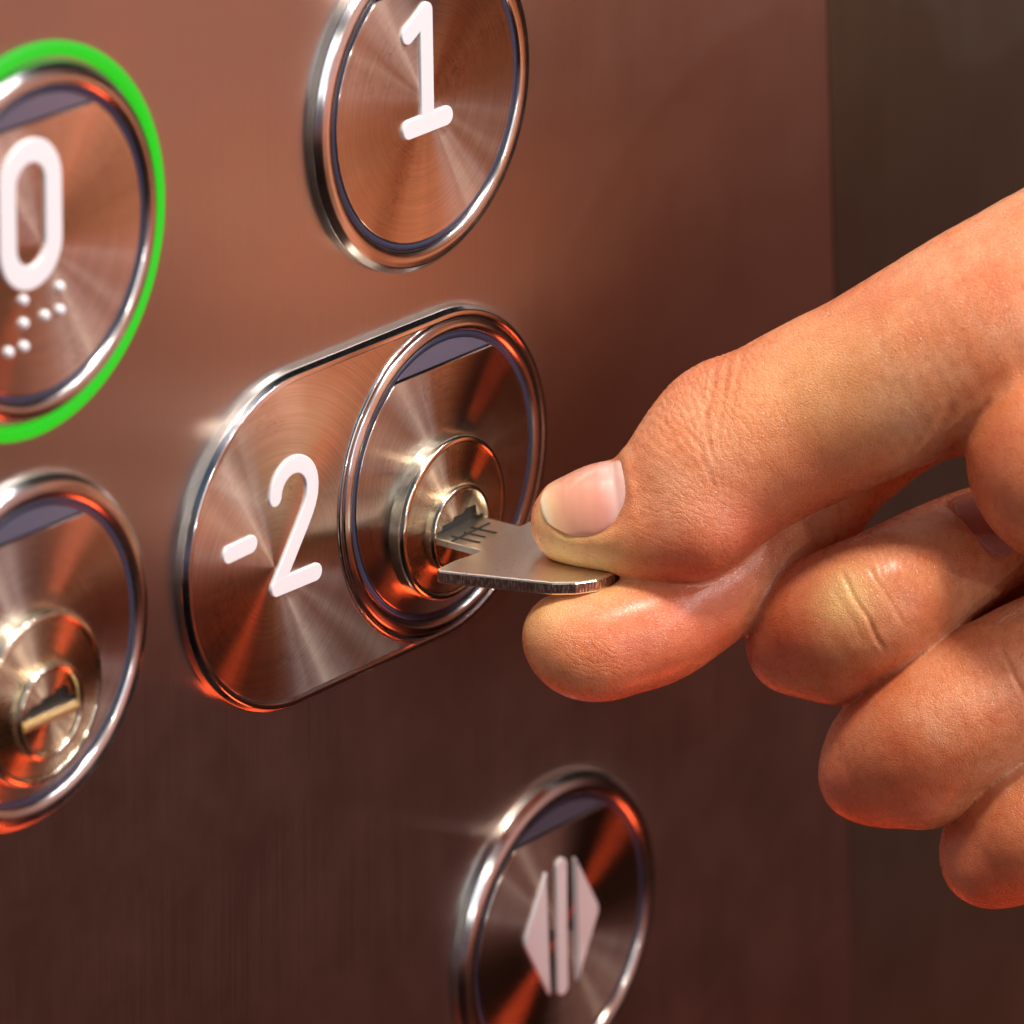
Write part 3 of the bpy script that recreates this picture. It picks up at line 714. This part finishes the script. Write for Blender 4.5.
# nails: real plates lying on the finger ends
def find_surface(c, D, fld):
    a = np.full(len(D), .05); b_ = np.full(len(D), 1.8)
    for t in np.linspace(.1, 1.8, 35):
        v_ = fld(c+D*t); hit = (v_ > 0) & (b_ > 1.79); b_ = np.where(hit, t, b_)
    a = b_-.06
    for _ in range(12):
        m_ = (a+b_)/2; v_ = fld(c+D*m_[:, None]); a = np.where(v_ > 0, a, m_); b_ = np.where(v_ > 0, m_, b_)
    return c+D*((a+b_)/2)[:, None]
def nail(spec, parent, fld):
    c0, ax, nn, ww, s0, s1, hw = spec
    ns, nw = 40, 40; rows = []; outer = []
    S, Wd = np.meshgrid(np.linspace(0, 1, ns), np.linspace(-1, 1, nw), indexing='ij')
    # square grid bent to a nail outline: rounded free edge and base
    s_ = s0+(s1-s0)*S
    bulge = (1-np.abs(Wd)**2.4)
    s_ = s_+np.where(S > .5, (S-.5)*2*(bulge-1)*.30, (.5-S)*2*(1-bulge)*.26)
    wd = Wd*(1-.10*np.abs(S-.5)*2)
    ang = (wd*hw).ravel(); s_ = s_.ravel()
    D = np.cos(ang)[:, None]*nn+np.sin(ang)[:, None]*ww
    c = c0+ax*s_[:, None]
    P = find_surface(c, D, fld)
    ed = np.clip(np.minimum(1-np.abs(Wd.ravel()), np.where(S.ravel() > .5, 9, S.ravel()*1.6))/.16, 0, 1); ed = ed*(2-ed)
    top = P+D*(-.040+.040*ed)[:, None]+D*(.008*np.clip((S.ravel()-.8)/.2, 0, 1))[:, None]
    bot = top-D*.05
    vs = [tuple(x) for x in top]+[tuple(x) for x in bot]; n_ = len(top); fs = []
    for i in range(ns-1):
        for j in range(nw-1):
            q = (i*nw+j, i*nw+j+1, (i+1)*nw+j+1, (i+1)*nw+j); fs.append(q); fs.append(tuple(k+n_ for k in q[::-1]))
    for i in range(ns-1):
        for j in (0, nw-1): fs.append((i*nw+j, (i+1)*nw+j, (i+1)*nw+j+n_, i*nw+j+n_))
    for j in range(nw-1):
        for i in (0, ns-1): fs.append((i*nw+j, i*nw+j+1, i*nw+j+1+n_, i*nw+j+n_))
    o = mesh_obj('nail', vs, fs, M['nail'], (0, 0, 0), parent, True, 60, False)
    # length along the nail, for its pale half moon and free edge
    att = o.data.attributes.new('along', 'FLOAT', 'POINT')
    k = [( (np.array(v.co)-c0)@ax - s0)/(s1-s0) for v in o.data.vertices]
    att.data.foreach_set('value', np.array(k, np.float32))
    return o
nail(NAILS[0], hand, lambda q: sd_chain(q, THUMB))
nl = nail(NAILS[1], hand, lambda q: sd_chain(q, MIDDLE)); nl.data.materials[0] = M['shaded_nail']


# ------------------------------------------------------------------ light
w = bpy.data.worlds.new('World'); sc.world = w; w.use_nodes = True
nt = w.node_tree; bg = nt.nodes['Background']
tc = N(nt, 'ShaderNodeTexCoord'); sep = N(nt, 'ShaderNodeSeparateXYZ'); nt.links.new(tc.outputs['Generated'], sep.inputs[0])
# a lift cabin all round: dim brown floor, reddish wood walls, paler ceiling
r = ramp(nt, math_(nt, 'MULTIPLY_ADD', sep.outputs[2], .5, .5), [(0.0, (.03, .015, .012)), (.285, (.03, .012, .008)), (.34, (.12, .036, .022)), (.378, (.70, .20, .12)), (.405, (.76, .37, .36)), (.46, (.72, .42, .40)), (.60, (.62, .34, .24)), (.75, (.42, .38, .40)), (1, (.52, .52, .60))])
nz = N(nt, 'ShaderNodeTexNoise', Scale=2.2, Detail=3.0, Roughness=.55); nt.links.new(tc.outputs['Generated'], nz.inputs['Vector'])
mx = N(nt, 'ShaderNodeMix', data_type='RGBA', blend_type='MULTIPLY'); mx.inputs[0].default_value = 1
r2 = ramp(nt, nz.outputs['Fac'], [(.3, (.35, .38, .42)), (.7, (1.6, 1.5, 1.4))])
nt.links.new(r.outputs[0], mx.inputs[6]); nt.links.new(r2.outputs[0], mx.inputs[7])
azr = ramp(nt, math_(nt, 'MULTIPLY_ADD', math_(nt, 'ADD', sep.outputs[0], sep.outputs[1]), -.6, .5), [(.35, .03), (.60, 1.55)])
xr = ramp(nt, math_(nt, 'MULTIPLY_ADD', sep.outputs[0], .5, .5), [(.28, (.13, .20, .28)), (.54, (1, 1, 1))])
mx3 = N(nt, 'ShaderNodeMix', data_type='RGBA', blend_type='MULTIPLY'); mx3.inputs[0].default_value = 1
nt.links.new(azr.outputs[0], mx3.inputs[6]); nt.links.new(xr.outputs[0], mx3.inputs[7])
mx2 = N(nt, 'ShaderNodeMix', data_type='RGBA', blend_type='MULTIPLY'); mx2.inputs[0].default_value = 1
nt.links.new(mx.outputs[2], mx2.inputs[6]); nt.links.new(mx3.outputs[2], mx2.inputs[7])
nt.links.new(mx2.outputs[2], bg.inputs['Color']); bg.inputs['Strength'].default_value = .75
def lamp(name, l, dist, size, power, col, target=(0, 0, 1), shape='DISK', size_y=None):
    """area lamp in direction l (u, v, n) from the target"""
    d_ = Vector(l).normalized()*dist+Vector(target)
    L = bpy.data.lights.new(name, 'AREA'); L.shape = shape; L.size = size; L.energy = power; L.color = col
    if size_y: L.size_y = size_y
    o = bpy.data.objects.new(name, L); COL.objects.link(o); o.location = W(*d_)
    o.rotation_euler = (W(*target)-W(*d_)).to_track_quat('-Z', 'Y').to_euler()
    return o
CW = (1, .97, 1.0)
def spotdir(phi, k):
    ph = math.radians(phi); l = (math.cos(ph)*k-dv[0], math.sin(ph)*k-dv[1])
    return (l[0], l[1], math.sqrt(max(.02, 1-l[0]**2-l[1]**2)))
lamp('ceiling_spot', spotdir(111, 1.05), 110, 3.5, 21000, CW)
lamp('ceiling_spot', spotdir(118, 1.15), 110, 3.0, 19000, CW)
lamp('ceiling_spot', spotdir(129, 1.10), 120, 3.0, 16000, CW)
lamp('ceiling_spot', spotdir(143, 1.10), 120, 3.5, 14000, (1, .95, .85))
lamp('ceiling_spot', spotdir(105, 1.0), 120, 1.6, 9000, CW)
lamp('ceiling_spot', spotdir(123, 1.12), 120, 1.6, 8000, CW)
lamp('ceiling_spot', spotdir(160, 1.1), 120, 2.5, 7000, CW)
lamp('ceiling_panel_light', (-.12, .95, .25), 90, 15, 84000, (1, .84, .70), (3, 0, 4))
lamp('red_floor_glow', (.16, -.92, .36), 30, 11, 3000, (1, .10, .03), (6, -2, 6))
lamp('added_front_fill', (-.42, .28, .85), 100, 46, 10500, (.88, .94, 1.0))  # added cool fill without a seen source, brightens numerals and hand front

# ------------------------------------------------------------------ camera
cam = bpy.data.cameras.new('Camera'); co = bpy.data.objects.new('Camera', cam); COL.objects.link(co); sc.camera = co
co.matrix_world = Matrix(((rB[0], uB[0], dB[0], camB[0]), (rB[1], uB[1], dB[1], camB[1]), (rB[2], uB[2], dB[2], camB[2]), (0, 0, 0, 1)))
cam.sensor_width = 36; cam.lens = F/1024*36; cam.clip_start = 1; cam.clip_end = 2000
cam.dof.use_dof = True; cam.dof.focus_distance = DIST-1.3; cam.dof.aperture_fstop = .225
sc.view_settings.view_transform = 'Standard'; sc.view_settings.look = 'None'; sc.view_settings.exposure = 0; sc.view_settings.gamma = 1
sc.cycles.max_bounces = 8; sc.cycles.sample_clamp_indirect = 8
